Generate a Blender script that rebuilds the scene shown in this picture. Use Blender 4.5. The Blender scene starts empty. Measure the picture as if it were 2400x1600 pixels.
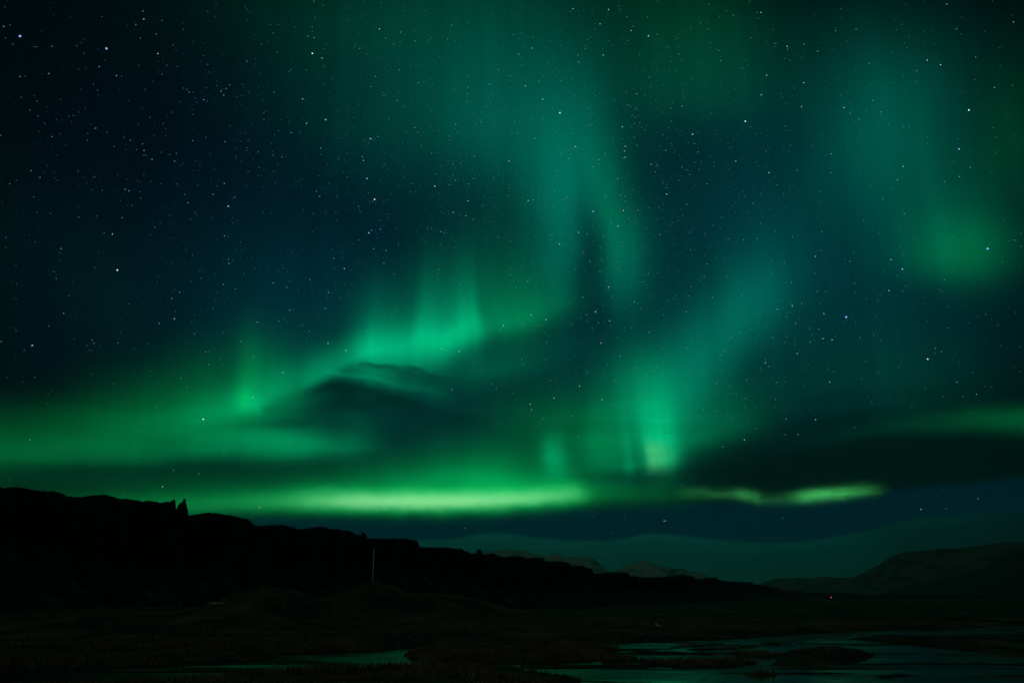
import bpy, math, random
import numpy as np
from mathutils import Vector, Matrix

random.seed(7)
RNG = np.random.default_rng(11)
SC = bpy.context.scene
COL = SC.collection

# ------------------------------------------------------------------ camera
H = 7.0                      # eye height above the river
F = 1867.0                   # focal length in photo pixels (2400 wide, 28 mm lens)
HORIZON = 1400.0
PITCH = math.atan((HORIZON - 800.0) / F)
cam_data = bpy.data.cameras.new('camera')
cam_data.lens = 28.0
cam_data.sensor_width = 36.0
cam_data.clip_start = 0.5
cam_data.clip_end = 250000.0
cam = bpy.data.objects.new('camera', cam_data)
COL.objects.link(cam)
cam.location = (0, 0, H)
cam.rotation_euler = (math.pi / 2 + PITCH, 0, 0)
SC.camera = cam

SC.view_settings.view_transform = 'Standard'
SC.view_settings.look = 'None'
SC.view_settings.exposure = 0.0
SC.view_settings.gamma = 1.0
SC.cycles.use_denoising = True
SC.cycles.max_bounces = 5


def ray(x, y):
    """Unit world direction seen at photo pixel (x, y) of the 2400 x 1600 frame."""
    cx, cy = (x - 1200.0) / F, (800.0 - y) / F
    c, s = math.cos(PITCH), math.sin(PITCH)
    v = Vector((cx, c - cy * s, s + cy * c))
    return v.normalized()


def azel(x, y):
    d = ray(x, y)
    return math.degrees(math.atan2(d.x, d.y)), math.degrees(math.asin(d.z))


def on_plane(x, y, z=0.0):
    d = ray(x, y)
    t = (z - H) / d.z
    return d.x * t, d.y * t


def at_dist(x, y, dist):
    """Point at horizontal distance dist along the sight line."""
    d = ray(x, y)
    t = dist / math.hypot(d.x, d.y)
    return d.x * t, d.y * t, H + d.z * t


# ------------------------------------------------------------------ world: night sky with aurora
K = 2400.0 / 2352.0          # the sky features were measured on a 2352-wide view


def PV(x, y):
    return azel(x * K, y * K)


world = bpy.data.worlds.new('World')
SC.world = world
world.use_nodes = True
wt = world.node_tree
wt.nodes.clear()


def sock(n, i, v):
    if isinstance(v, bpy.types.NodeSocket):
        wt.links.new(v, n.inputs[i])
    elif v is not None:
        n.inputs[i].default_value = v


def M(op, a, b=None, c=None, clamp=False):
    n = wt.nodes.new('ShaderNodeMath')
    n.operation = op
    n.use_clamp = clamp
    sock(n, 0, a); sock(n, 1, b); sock(n, 2, c)
    return n.outputs[0]


def V(op, a, b=None, c=None):
    n = wt.nodes.new('ShaderNodeVectorMath')
    n.operation = op
    sock(n, 0, a); sock(n, 1, b); sock(n, 2, c)
    return n.outputs['Value'] if op in ('DOT_PRODUCT', 'LENGTH') else n.outputs[0]


def scaled(vec, f):
    n = wt.nodes.new('ShaderNodeVectorMath')
    n.operation = 'SCALE'
    sock(n, 0, vec)
    sock(n, 3, f)
    return n.outputs[0]


def mixed(fac, a, b):
    n = wt.nodes.new('ShaderNodeMix')
    n.data_type = 'VECTOR'
    n.clamp_factor = True
    sock(n, 0, fac); sock(n, 4, a); sock(n, 5, b)
    return n.outputs[1]


def smooth(x, lo, hi):
    n = wt.nodes.new('ShaderNodeMapRange')
    n.interpolation_type = 'SMOOTHSTEP'
    sock(n, 0, x); sock(n, 1, lo); sock(n, 2, hi); sock(n, 3, 0.0); sock(n, 4, 1.0)
    return n.outputs[0]


def noise(vec, scale, detail=2.0, rough=0.5, color=False):
    n = wt.nodes.new('ShaderNodeTexNoise')
    sock(n, 'Vector', vec)
    n.inputs['Scale'].default_value = scale
    n.inputs['Detail'].default_value = detail
    n.inputs['Roughness'].default_value = rough
    return n.outputs['Color' if color else 'Fac']


tc = wt.nodes.new('ShaderNodeTexCoord')
DIR = V('NORMALIZE', tc.outputs['Generated'])
sp = wt.nodes.new('ShaderNodeSeparateXYZ')
sock(sp, 0, DIR)
AZ = M('MULTIPLY', M('ARCTAN2', sp.outputs[0], sp.outputs[1]), 180 / math.pi)
EL = M('MULTIPLY', M('ARCSINE', sp.outputs[2]), 180 / math.pi)
cb = wt.nodes.new('ShaderNodeCombineXYZ')
sock(cb, 0, AZ); sock(cb, 1, EL)
UV0 = cb.outputs[0]


def warped(scale, amp, detail, stretch=(1, 1, 1)):
    s = V('MULTIPLY', DIR, stretch)
    w = V('SUBTRACT', noise(s, scale, detail, 0.55, True), (0.5, 0.5, 0.5))
    return V('MULTIPLY_ADD', w, (amp[0], amp[1], 0.0), UV0)


UV_A = warped(7.0, (2.2, 1.6), 1.5)                    # gentle drift of the auroral light
UV_C = warped(15.0, (2.2, 1.4), 5.0, (1, 1, 2.6))       # ragged cloud edges
UV_D = warped(17.0, (3.0, 0.9), 5.0, (1, 1, 3.0))        # edges of the low cloud bank
UV_E = warped(30.0, (1.2, 0.35), 3.0, (1, 1, 2.0))      # thin low light, hardly disturbed


def parts_of(uv):
    s = wt.nodes.new('ShaderNodeSeparateXYZ')
    sock(s, 0, uv)
    return s.outputs[0], s.outputs[1]


A_AZ, A_EL = parts_of(UV_A)
C_AZ, C_EL = parts_of(UV_C)
D_AZ, D_EL = parts_of(UV_D)
E_AZ, E_EL = parts_of(UV_E)


def blob(x, y, l, r, u, d, rot=0.0, uv=None, power=1.0):
    """Soft lump of light with its own fall-off to each side."""
    a0, e0 = PV(x, y)
    cr, sr = math.cos(math.radians(rot)), math.sin(math.radians(rot))
    a1, e1 = PV(x + cr * 20, y - sr * 20)
    a2, e2 = PV(x - sr * 20, y - cr * 20)
    kp = math.hypot(a1 - a0, e1 - e0) / 20
    kq = math.hypot(a2 - a0, e2 - e0) / 20
    th = math.atan2(e1 - e0, a1 - a0)
    off = V('SUBTRACT', uv if uv is not None else UV_A, (a0, e0, 0.0))
    m = wt.nodes.new('ShaderNodeCombineXYZ')
    sock(m, 0, V('DOT_PRODUCT', off, (math.cos(th), math.sin(th), 0.0)))
    sock(m, 1, V('DOT_PRODUCT', off, (-math.sin(th), math.cos(th), 0.0)))
    p = V('MAXIMUM', m.outputs[0], (0, 0, 0))
    n = V('MINIMUM', m.outputs[0], (0, 0, 0))
    q = V('MULTIPLY', p, (1 / (r * kp), 1 / (u * kq), 0))
    k = V('MULTIPLY_ADD', n, (1 / (l * kp), 1 / (d * kq), 0), q)
    dd = V('DOT_PRODUCT', k, k)
    if power != 1.0:
        dd = M('POWER', dd, power)
    return M('POWER', math.exp(-1), dd)


A_LO, A_HI = -46.0, 46.0


def curve(pts, az):
    n = wt.nodes.new('ShaderNodeFloatCurve')
    c = n.mapping.curves[0]
    P = sorted(((min(max((a - A_LO) / (A_HI - A_LO), 0.0), 1.0), v) for a, v in pts))
    c.points[0].location = P[0]
    c.points[1].location = P[-1]
    for q in P[1:-1]:
        c.points.new(*q)
    for q in c.points:
        q.handle_type = 'AUTO_CLAMPED'
    n.mapping.extend = 'HORIZONTAL'
    n.mapping.update()
    t = M('MULTIPLY_ADD', az, 1 / (A_HI - A_LO), -A_LO / (A_HI - A_LO))
    sock(n, 'Value', t)
    return n.outputs[0]


def line_y(pts, x):
    return float(np.interp(x, [p[0] for p in pts], [p[1] for p in pts]))


def el_curve(pts, az):
    q = [PV(*p) for p in pts]
    return M('MULTIPLY', curve([(a, e / 40.0) for a, e in q], az), 40.0)


def amp_curve(amps, centre, az, top):
    pts = [(PV(x, line_y(centre, x))[0], v / top) for x, v in amps]
    f = M('MULTIPLY', curve(pts, az), top)
    if pts[0][1] == 0:
        f = M('MULTIPLY', f, M('GREATER_THAN', az, pts[0][0]))
    if pts[-1][1] == 0:
        f = M('MULTIPLY', f, M('LESS_THAN', az, pts[-1][0]))
    return f


def band(centre, amps, up, down, az=None, el=None, tail=2.0):
    az = A_AZ if az is None else az
    el = A_EL if el is None else el
    c = el_curve(centre, az)
    top = max(v for _, v in amps)
    a = amp_curve(amps, centre, az, top)
    t = M('SUBTRACT', el, c)
    k = M('MULTIPLY_ADD', M('MINIMUM', t, 0.0), 31.0 / down, M('MULTIPLY', M('MAXIMUM', t, 0.0), 31.0 / up))
    k = M('MULTIPLY', k, k) if tail == 2.0 else M('POWER', M('ABSOLUTE', k), tail)
    return M('MULTIPLY', M('POWER', math.exp(-1), k), a)


TEAL = (0.0, 1.0, 0.62)
BLUE = (0.0, 1.0, 1.20)
MINT = (0.0, 1.0, 0.38)
GREEN = (0.0, 1.0, 0.20)


def add(acc, f, hue, gain=1.0):
    return V('ADD', acc, scaled(tuple(h * gain for h in hue), f))


# night blue, darker to the left; lens vignette put into the colour
base = V('ADD', scaled((0.0001, 0.0042, 0.0125), blob(820, 600, 560, 700, 420, 600)), (0.0001, 0.0020, 0.0030))
acc = base
acc = add(acc, blob(60, 560, 200, 330, 150, 260), (0.0, 1.0, 0.75), 0.0025)
acc = add(acc, blob(270, 700, 90, 55, 120, 110), TEAL, 0.0035)
for x, y, l, r, u, d, rot, g, hue in (
    # the broad veil from the top down to the centre
    (1120, 210, 360, 262, 260, 190, 0, 0.050, TEAL),
    (900, 40, 330, 460, 130, 110, 0, 0.014, MINT),
    (1240, 330, 230, 130, 170, 130, -28, 0.050, TEAL),
    (1325, 400, 100, 66, 200, 110, 4, 0.070, TEAL),
    (1300, 530, 70, 30, 140, 120, 2, 0.070, TEAL),
    (1296, 640, 90, 30, 130, 70, 4, 0.016, TEAL),
    (1215, 620, 110, 85, 190, 120, 8, 0.024, MINT),
    (1395, 520, 34, 78, 170, 150, 14, 0.088, MINT),
    (1440, 620, 60, 50, 120, 95, 10, 0.045, TEAL),
    (1000, 420, 260, 200, 130, 130, -30, 0.010, TEAL),
    (1600, 190, 190, 210, 170, 110, 0, 0.038, MINT),
    (1580, 40, 200, 180, 140, 120, 0, 0.012, GREEN),
    (1700, 430, 380, 300, 300, 260, 0, 0.010, BLUE),
    # the patches on the right
    (2030, 270, 160, 180, 190, 190, 0, 0.066, TEAL),
    (2130, 430, 170, 150, 140, 130, 0, 0.026, MINT),
    (2200, 550, 118, 108, 110, 96, 0, 0.052, MINT),
    (2225, 585, 150, 88, 80, 58, 0, 0.072, GREEN),
    (2330, 330, 90, 90, 190, 190, 0, 0.022, GREEN),
    (1900, 640, 480, 390, 340, 280, 0, 0.028, BLUE),
    (2050, 860, 380, 200, 110, 90, 0, 0.018, MINT),
    # the slanting veil above the right-hand curtain
    (1640, 800, 200, 210, 92, 74, 56, 0.094, TEAL),
    (1720, 690, 80, 105, 90, 90, 40, 0.032, TEAL),
    (1480, 930, 120, 110, 110, 110, 0, 0.085, MINT),
    (1515, 940, 90, 55, 120, 90, 8, 0.12, MINT),
    (1515, 1000, 60, 48, 90, 76, 3, 0.14, MINT),
    (1497, 1046, 18, 34, 26, 36, 0, 0.12, MINT),
    (1390, 1020, 85, 60, 80, 45, 0, 0.07, GREEN),
    (1585, 880, 80, 80, 120, 100, -28, 0.045, MINT),
    (1278, 1050, 25, 30, 45, 42, 14, 0.22, MINT),
    (1260, 985, 120, 120, 90, 70, 0, 0.07, GREEN),
    (1640, 985, 70, 140, 60, 60, 22, 0.050, MINT),
    # glow over the low bright band
    (1130, 1105, 260, 130, 40, 40, 0, 0.19, GREEN),
    (1120, 1070, 200, 150, 60, 50, 0, 0.07, GREEN),
    (1030, 960, 440, 330, 140, 160, 0, 0.020, TEAL),
    (1330, 800, 330, 300, 200, 150, 0, 0.010, BLUE),
    # the central curtain
    (985, 690, 60, 110, 110, 70, 0, 0.040, MINT),
    (845, 770, 80, 60, 100, 60, 0, 0.045, MINT),
    (1180, 720, 90, 130, 90, 60, 18, 0.085, GREEN),
    (1130, 650, 110, 110, 110, 90, 0, 0.020, MINT),
    (1130, 850, 110, 160, 45, 36, 14, 0.050, MINT),
    (690, 720, 260, 280, 200, 150, 0, 0.016, BLUE),
    # the ray on the left
    (557, 905, 22, 34, 125, 40, -4, 0.10, GREEN),
    (556, 925, 24, 18, 34, 26, -5, 0.16, GREEN),
    (582, 938, 16, 16, 22, 18, 0, 0.10, MINT),
    (640, 905, 70, 70, 90, 36, 20, 0.070, MINT),
    (610, 955, 110, 90, 45, 40, 0, 0.045, MINT),
    (430, 880, 250, 200, 70, 90, 20, 0.020, GREEN),
):
    acc = add(acc, blob(x, y, l, r, u, d, rot), hue, g)

acc = add(acc, blob(1497, 1046, 14, 34, 20, 36), (1.0, 0.35, 0.1), 0.06)
core = [(790, 836), (830, 822), (880, 812), (930, 800), (965, 776), (1010, 775), (1060, 745), (1100, 736), (1150, 738), (1200, 722), (1270, 700)]
acc = add(acc, band(core, [(770, 0), (800, .05), (835, .12), (862, .20), (885, .215), (905, .20), (925, .20), (943, .26), (960, .33), (976, .33), (995, .30), (1015, .27), (1035, .27), (1058, .30), (1080, .30), (1096, .22), (1110, .085), (1130, .05), (1170, .045), (1220, .02), (1280, 0)], 78, 58, tail=1.35), MINT)
acc = add(acc, band([(820, 826), (900, 818), (960, 812), (1010, 800), (1060, 772), (1100, 752)], [(800, 0), (845, .12), (900, .15), (960, .17), (1020, .17), (1070, .10), (1110, .02), (1130, 0)], 44, 40), MINT)
rcore = [(1300, 1066), (1350, 1062), (1400, 1062), (1440, 1070), (1480, 1058), (1500, 1060), (1530, 1058), (1560, 1040), (1600, 1015), (1700, 985)]
acc = add(acc, band(rcore, [(1310, 0), (1345, .07), (1372, .12), (1400, .12), (1425, .15), (1441, .19), (1453, .11), (1468, .12), (1482, .23), (1498, .34), (1520, .36), (1543, .33), (1556, .23), (1569, .12), (1600, .055), (1700, .03), (1790, 0)], 88, 24, tail=1.35), (0.0, 1.0, 0.33))
# diagonal lower rim of the central curtain
diag = [(340, 990), (450, 960), (540, 938), (620, 912), (700, 874), (760, 848), (850, 812), (950, 795), (1060, 772), (1120, 752), (1200, 735), (1300, 690)]
acc = add(acc, band(diag, [(320, 0), (430, .045), (520, .10), (585, .11), (640, .08), (700, .15), (770, .20), (860, .14), (960, .06), (1080, .05), (1160, .06), (1260, .03), (1330, 0)], 46, 20), MINT)
# broad light on the left
acc = add(acc, band([(0, 1022), (200, 1006), (350, 985), (550, 945), (700, 905), (820, 870)], [(0, .085), (100, .09), (250, .105), (400, .12), (560, .11), (680, .05), (800, 0)], 56, 56), GREEN)
acc = add(acc, band([(120, 1000), (250, 968), (400, 925), (550, 890), (700, 862)], [(120, 0), (260, .030), (420, .048), (550, .050), (640, .032), (760, 0)], 92, 60), GREEN)
# its lower streak with a sharp under-edge
acc = add(acc, band([(0, 1040), (200, 1040), (350, 1036), (450, 1022), (620, 1022), (760, 1024), (840, 1016)], [(0, .030), (150, .045), (330, .06), (440, .12), (540, .19), (650, .23), (740, .17), (800, .11), (850, .05), (900, 0)], 36, 24), (0.0, 1.0, 0.31))

# faint rays in the curtains
rayv = V('MULTIPLY', UV_A, (0.55, 0.018, 0.0))
rays = M('MULTIPLY_ADD', noise(rayv, 0.8, 4.0, 0.62), 0.62, 0.69)
acc = scaled(acc, rays)
# long faint fibres running up to the right in the lower light
fm = wt.nodes.new('ShaderNodeMapping')
sock(fm, 'Vector', UV_A)
fm.inputs['Rotation'].default_value = (0, 0, math.radians(-13))
fm.inputs['Scale'].default_value = (0.045, 0.55, 1.0)
fib = noise(fm.outputs[0], 1.0, 4.0, 0.6)
low_sky = smooth(A_EL, 17.0, 10.5)
acc = scaled(acc, M('MULTIPLY_ADD', M('MULTIPLY', M('SUBTRACT', fib, 0.5), low_sky), 0.95, 1.0))


def cover(acc, mask, colour):
    return mixed(mask, acc, colour)


def slab(top, bottom, amps, soft_t, soft_b, az, el):
    a = amp_curve(amps, top, az, 1.0)
    f = smooth(M('SUBTRACT', el_curve(top, az), el), 0.0, soft_t / 31.0)
    g = smooth(M('SUBTRACT', el, el_curve(bottom, az)), 0.0, soft_b / 31.0)
    return M('MULTIPLY', M('MULTIPLY', f, g), a)


# thin cloud in the middle and the darker one under it
wisp = smooth(noise(V('MULTIPLY', DIR, (1, 1, 3.2)), 24.0, 4.0, 0.6), 0.30, 0.62)
mid2 = slab([(800, 836), (840, 824), (900, 834), (960, 843), (1060, 864), (1140, 896)], [(800, 840), (850, 852), (900, 866), (960, 880), (1040, 900), (1140, 916)],
            [(806, 0), (830, .85), (900, .8), (1000, .75), (1080, .5), (1150, 0)], 11, 16, C_AZ, C_EL)
acc = cover(acc, M('MULTIPLY', mid2, M('MULTIPLY_ADD', wisp, 0.35, 0.65)), (0.0, 0.055, 0.035))
mid1 = slab([(620, 905), (690, 893), (720, 880), (770, 868), (860, 880), (930, 898), (1000, 921), (1080, 948), (1150, 970)],
            [(620, 935), (690, 952), (760, 968), (850, 985), (950, 1000), (1150, 1010)],
            [(640, 0), (672, .18), (700, .45), (740, .84), (850, .95), (960, .80), (1060, .45), (1160, 0)], 20, 80, C_AZ, C_EL)
acc = cover(acc, M('MULTIPLY', mid1, M('MULTIPLY_ADD', wisp, 0.45, 0.55)), (0.0, 0.0185, 0.0155))
for ctr, am, tk in (([(560, 948), (660, 934), (760, 930), (860, 938)], [(560, 0), (630, .30), (720, .50), (800, .3), (860, 0)], 13),
                    ([(520, 980), (640, 968), (760, 962), (900, 966)], [(540, 0), (620, .30), (740, .55), (820, .3), (900, 0)], 14),
                    ([(620, 912), (700, 897), (760, 884)], [(620, 0), (670, .4), (720, .4), (760, 0)], 9)):
    acc = cover(acc, M('MULTIPLY', band(ctr, am, tk, tk, C_AZ, C_EL), M('MULTIPLY_ADD', wisp, 0.8, 0.2)), (0.0, 0.026, 0.020))
acc = add(acc, band([(770, 858), (860, 870), (930, 884), (1000, 904), (1060, 922)], [(740, 0), (790, .09), (860, .085), (930, .05), (1000, .03), (1060, 0)], 9, 8, C_AZ, C_EL), MINT)
acc = add(acc, M('MULTIPLY', blob(780, 962, 80, 110, 20, 22, -4, UV_C), wisp), MINT, 0.030)
acc = add(acc, M('MULTIPLY', blob(690, 925, 60, 60, 12, 14, 16, UV_C), wisp), MINT, 0.040)
# dark gap under the left-hand light
gap = blob(330, 1092, 420, 330, 26, 22, 0, UV_E)
acc = cover(acc, M('MULTIPLY', gap, 0.80), (0.0, 0.018, 0.014))
gap2 = blob(1455, 1104, 100, 130, 18, 30, 0, UV_E)
acc = cover(acc, M('MULTIPLY', gap2, 0.70), (0.0, 0.036, 0.024))
# glow and the great dark cloud on the right
acc = add(acc, band([(1800, 1020), (2000, 992), (2100, 974), (2250, 962), (2352, 962)], [(1750, 0), (1900, .006), (2100, .022), (2250, .055), (2352, .080)], 22, 26, E_AZ, E_EL), (0.0, 1.0, 0.22))
dark = slab([(1540, 1096), (1620, 1072), (1700, 1050), (1800, 1024), (1900, 1002), (2000, 988), (2100, 980), (2180, 978), (2260, 984), (2352, 996)],
            [(1540, 1110), (1640, 1128), (1730, 1134), (1780, 1146), (1830, 1136), (1900, 1126), (2030, 1120), (2100, 1126), (2200, 1124), (2352, 1116)],
            [(1500, 0), (1600, .35), (1700, .75), (1800, .93), (2352, .95)], 30, 14, D_AZ, D_EL)
for ctr, am, tk in (([(1560, 1068), (1700, 1034), (1850, 1004), (2000, 975)], [(1560, 0), (1640, .45), (1760, .5), (1900, .35), (2000, 0)], 12),
                    ([(1480, 1092), (1600, 1078), (1720, 1052), (1800, 1036)], [(1480, 0), (1560, .5), (1700, .5), (1800, 0)], 11),
                    ([(1700, 1006), (1900, 968), (2100, 944)], [(1700, 0), (1850, .30), (2000, .30), (2100, 0)], 13)):
    acc = cover(acc, M('MULTIPLY', band(ctr, am, tk, tk, D_AZ, D_EL), M('MULTIPLY_ADD', wisp, 0.7, 0.3)), (0.0, 0.0125, 0.0100))
acc = cover(acc, M('MULTIPLY', dark, M('MULTIPLY_ADD', wisp, 0.46, 0.53)), (0.0, 0.0072, 0.0055))

# clear blue strip below the low band
acc = cover(acc, M('MULTIPLY', smooth(M('SUBTRACT', el_curve([(0, 1180), (600, 1186), (1000, 1188), (1300, 1166), (1700, 1152), (2000, 1138), (2060, 1124), (2200, 1112), (2352, 1098)], E_AZ), E_EL), -0.35, 0.35), 0.97), (0.0, 0.0125, 0.0215))
# the low bright band, its top fading upward
low = band([(0, 1172), (300, 1166), (450, 1160), (600, 1154), (700, 1151), (850, 1152), (1000, 1153), (1200, 1146), (1345, 1136), (1450, 1136), (1600, 1138)],
           [(0, .03), (150, .055), (300, .10), (450, .14), (560, .19), (650, .29), (740, .50), (850, .67), (1000, .72), (1130, .66), (1240, .55), (1310, .40), (1345, .23), (1392, .09), (1550, .03), (1640, 0)], 26, 20, E_AZ, E_EL)
acc = V('ADD', acc, scaled((0.72, 0, 0), M('POWER', low, 3.0)))
acc = add(acc, low, (0.006, 1.15, 0.17))
acc = V('ADD', acc, scaled((0, 0, 0.36), M('MULTIPLY', low, low)))
veil = band([(0, 1160), (300, 1150), (500, 1140), (700, 1130), (1000, 1125), (1340, 1115)], [(0, .012), (200, .035), (400, .055), (700, .06), (1000, .10), (1250, .11), (1340, .06), (1450, .0)], 52, 30, E_AZ, E_EL)
acc = add(acc, veil, GREEN)
# the broken streak on the right
strk = band([(1560, 1132), (1680, 1135), (1740, 1142), (1790, 1147), (1840, 1142), (1880, 1137), (1950, 1131), (2030, 1122)],
            [(1540, 0), (1600, .05), (1680, .075), (1720, .14), (1740, .11), (1775, .04), (1815, .08), (1850, .22), (1900, .27), (1945, .20), (1985, .12), (2012, .055), (2030, .018), (2050, 0)], 12, 11, E_AZ, E_EL)
acc = add(acc, M('MULTIPLY', strk, M('MULTIPLY_ADD', wisp, 0.5, 0.6)), (0.11, 1.0, 0.22), 1.6)
# far cloud bank above the hills
rim = [(0, 1240), (800, 1240), (930, 1236), (1040, 1233), (1130, 1222), (1200, 1228), (1300, 1237), (1390, 1238), (1450, 1230), (1500, 1220), (1560, 1228), (1640, 1236), (1720, 1243), (1800, 1243), (1900, 1232), (2000, 1214), (2080, 1192), (2150, 1180), (2250, 1174), (2352, 1172)]
rim_el = el_curve(rim, AZ)
depth = M('SUBTRACT', rim_el, M('MULTIPLY_ADD', M('SUBTRACT', noise(V('MULTIPLY', DIR, (1, 1, 2)), 30.0, 4.0), 0.5), 0.50, EL))
bank = smooth(depth, -0.06, 0.30)
lit = M('MULTIPLY', M('MULTIPLY_ADD', noise(V('MULTIPLY', DIR, (1, 1, 4.5)), 16.0, 5.0, 0.6), 0.9, 0.56), amp_curve([(0, 1.0), (700, 1.0), (1130, 1.0), (1390, .92), (1520, 1.0), (1750, .86), (1950, .72), (2100, .55), (2250, .42), (2352, .30)], rim, AZ, 1.0))
bank_c = scaled(V('ADD', scaled((0.0, 0.026, 0.0165), M('POWER', math.exp(-1), M('MULTIPLY', M('MAXIMUM', depth, 0.0), 1.1))), (0.0004, 0.0205, 0.0190)), lit)
acc = mixed(M('MULTIPLY', bank, amp_curve([(0, .4), (850, .45), (960, .95), (2100, .92), (2352, .8)], rim, AZ, 1.0)), acc, bank_c)
# unseen glow added overhead and behind the viewer, to light hills and ground
over = smooth(sp.outputs[2], 0.62, 0.95)
acc = add(acc, over, TEAL, 0.020)
rear = smooth(M('MULTIPLY', sp.outputs[1], -1.0), -0.05, 0.65)
acc = add(acc, rear, (0.16, 1.0, 0.90), 0.017)
bg = wt.nodes.new('ShaderNodeBackground')
wt.links.new(acc, bg.inputs[0])
bg.inputs[1].default_value = 1.0
wo = wt.nodes.new('ShaderNodeOutputWorld')
wt.links.new(bg.outputs[0], wo.inputs[0])
world.cycles.sampling_method = 'MANUAL'
world.cycles.sample_map_resolution = 512

# ------------------------------------------------------------------ faint warm fill lamp added behind the viewer, for grass and pole
sun = bpy.data.lights.new('warm_fill', 'SUN')
sun.energy = 0.065
sun.angle = math.radians(0.5)
sun.color = (1.0, 0.86, 0.68)
sun_o = bpy.data.objects.new('warm_fill', sun)
COL.objects.link(sun_o)
sun_o.rotation_euler = (math.radians(66), 0, math.radians(-38))

# ------------------------------------------------------------------ helpers


def hash2(ix, iy, seed):
    n = (ix.astype(np.int64) * 374761393 + iy.astype(np.int64) * 668265263 + seed * 974634777) & 0x7fffffff
    n = ((n ^ (n >> 13)) * 1274126177) & 0x7fffffff
    return ((n ^ (n >> 16)) & 0xffff) / 65535.0


def vnoise(x, y, seed=0):
    x, y = np.asarray(x, float), np.asarray(y, float)
    ix, iy = np.floor(x), np.floor(y)
    fx, fy = x - ix, y - iy
    fx, fy = fx * fx * (3 - 2 * fx), fy * fy * (3 - 2 * fy)
    a, b = hash2(ix, iy, seed), hash2(ix + 1, iy, seed)
    c, d = hash2(ix, iy + 1, seed), hash2(ix + 1, iy + 1, seed)
    return (a * (1 - fx) + b * fx) * (1 - fy) + (c * (1 - fx) + d * fx) * fy - 0.5


def fbm(x, y, seed=0, octaves=4):
    s, a = 0.0, 1.0
    for o in range(octaves):
        s = s + a * vnoise(x * 2 ** o, y * 2 ** o, seed + o)
        a *= 0.5
    return s


def mesh_obj(name, verts, faces, mat, parent=None, smooth_shade=True):
    me = bpy.data.meshes.new(name)
    verts = np.asarray(verts, np.float32)
    faces = np.asarray(faces, np.int32)
    k = faces.shape[1]
    me.vertices.add(len(verts))
    me.vertices.foreach_set('co', verts.ravel())
    me.loops.add(faces.size)
    me.loops.foreach_set('vertex_index', faces.ravel())
    me.polygons.add(len(faces))
    me.polygons.foreach_set('loop_start', np.arange(len(faces), dtype=np.int32) * k)
    me.polygons.foreach_set('loop_total', np.full(len(faces), k, np.int32))
    me.polygons.foreach_set('use_smooth', np.full(len(faces), smooth_shade))
    me.update(calc_edges=True)
    me.materials.append(mat)
    o = bpy.data.objects.new(name, me)
    COL.objects.link(o)
    if parent:
        o.parent = parent
    return o


def grid_faces(nr, nc, wrap=False):
    i = np.arange(nr - 1)[:, None]
    j = np.arange(nc if wrap else nc - 1)[None, :]
    a = i * nc + j
    b = i * nc + (j + 1) % nc
    return np.stack([a, b, b + nc, a + nc], -1).reshape(-1, 4)


def tag(o, label, cat, group=None):
    o['label'] = label
    o['category'] = cat
    if group:
        o['group'] = group
    return o


def structure(o):
    o['kind'] = 'structure'
    return o


def material(name, rough=0.9, spec=0.2):
    m = bpy.data.materials.new(name)
    m.use_nodes = True
    nt = m.node_tree
    b = nt.nodes['Principled BSDF']
    b.inputs['Roughness'].default_value = rough
    b.inputs['Specular IOR Level'].default_value = spec
    return m, nt, b


def ramp_noise(nt, stops, scale, detail=6.0, stretch=(1, 1, 1), rough=0.6):
    t = nt.nodes.new('ShaderNodeTexCoord')
    mp = nt.nodes.new('ShaderNodeMapping')
    mp.inputs['Scale'].default_value = stretch
    nt.links.new(t.outputs['Object'], mp.inputs[0])
    n = nt.nodes.new('ShaderNodeTexNoise')
    n.inputs['Scale'].default_value = scale
    n.inputs['Detail'].default_value = detail
    n.inputs['Roughness'].default_value = rough
    nt.links.new(mp.outputs[0], n.inputs['Vector'])
    r = nt.nodes.new('ShaderNodeValToRGB')
    e = r.color_ramp.elements
    while len(e) < len(stops):
        e.new(0.5)
    for q, (p, c) in zip(e, stops):
        q.position = p
        q.color = (*c, 1)
    nt.links.new(n.outputs['Fac'], r.inputs[0])
    return r.outputs[0], n.outputs['Fac']


def bump(nt, b, height, strength, dist):
    n = nt.nodes.new('ShaderNodeBump')
    n.inputs['Strength'].default_value = strength
    n.inputs['Distance'].default_value = dist
    nt.links.new(height, n.inputs['Height'])
    nt.links.new(n.outputs[0], b.inputs['Normal'])


m_rock, nt, b = material('basalt', 0.95, 0.1)
c, f = ramp_noise(nt, [(0.30, (0.014, 0.014, 0.016)), (0.50, (0.030, 0.029, 0.031)), (0.68, (0.085, 0.080, 0.076))], 0.16, 8, (1, 1, 0.35))
nt.links.new(c, b.inputs['Base Color'])
bump(nt, b, f, 0.8, 1.0)

m_land, nt, b = material('moorland', 0.95, 0.1)
c, f = ramp_noise(nt, [(0.36, (0.018, 0.015, 0.011)), (0.50, (0.042, 0.034, 0.019)), (0.66, (0.20, 0.150, 0.072))], 0.075, 9, (1, 0.7, 1))
nt.links.new(c, b.inputs['Base Color'])
bump(nt, b, f, 0.6, 0.6)

m_grass, nt, b = material('dry_grass', 0.9, 0.1)
c, f = ramp_noise(nt, [(0.35, (0.10, 0.076, 0.036)), (0.65, (0.27, 0.205, 0.10))], 0.35, 4)
nt.links.new(c, b.inputs['Base Color'])

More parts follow.
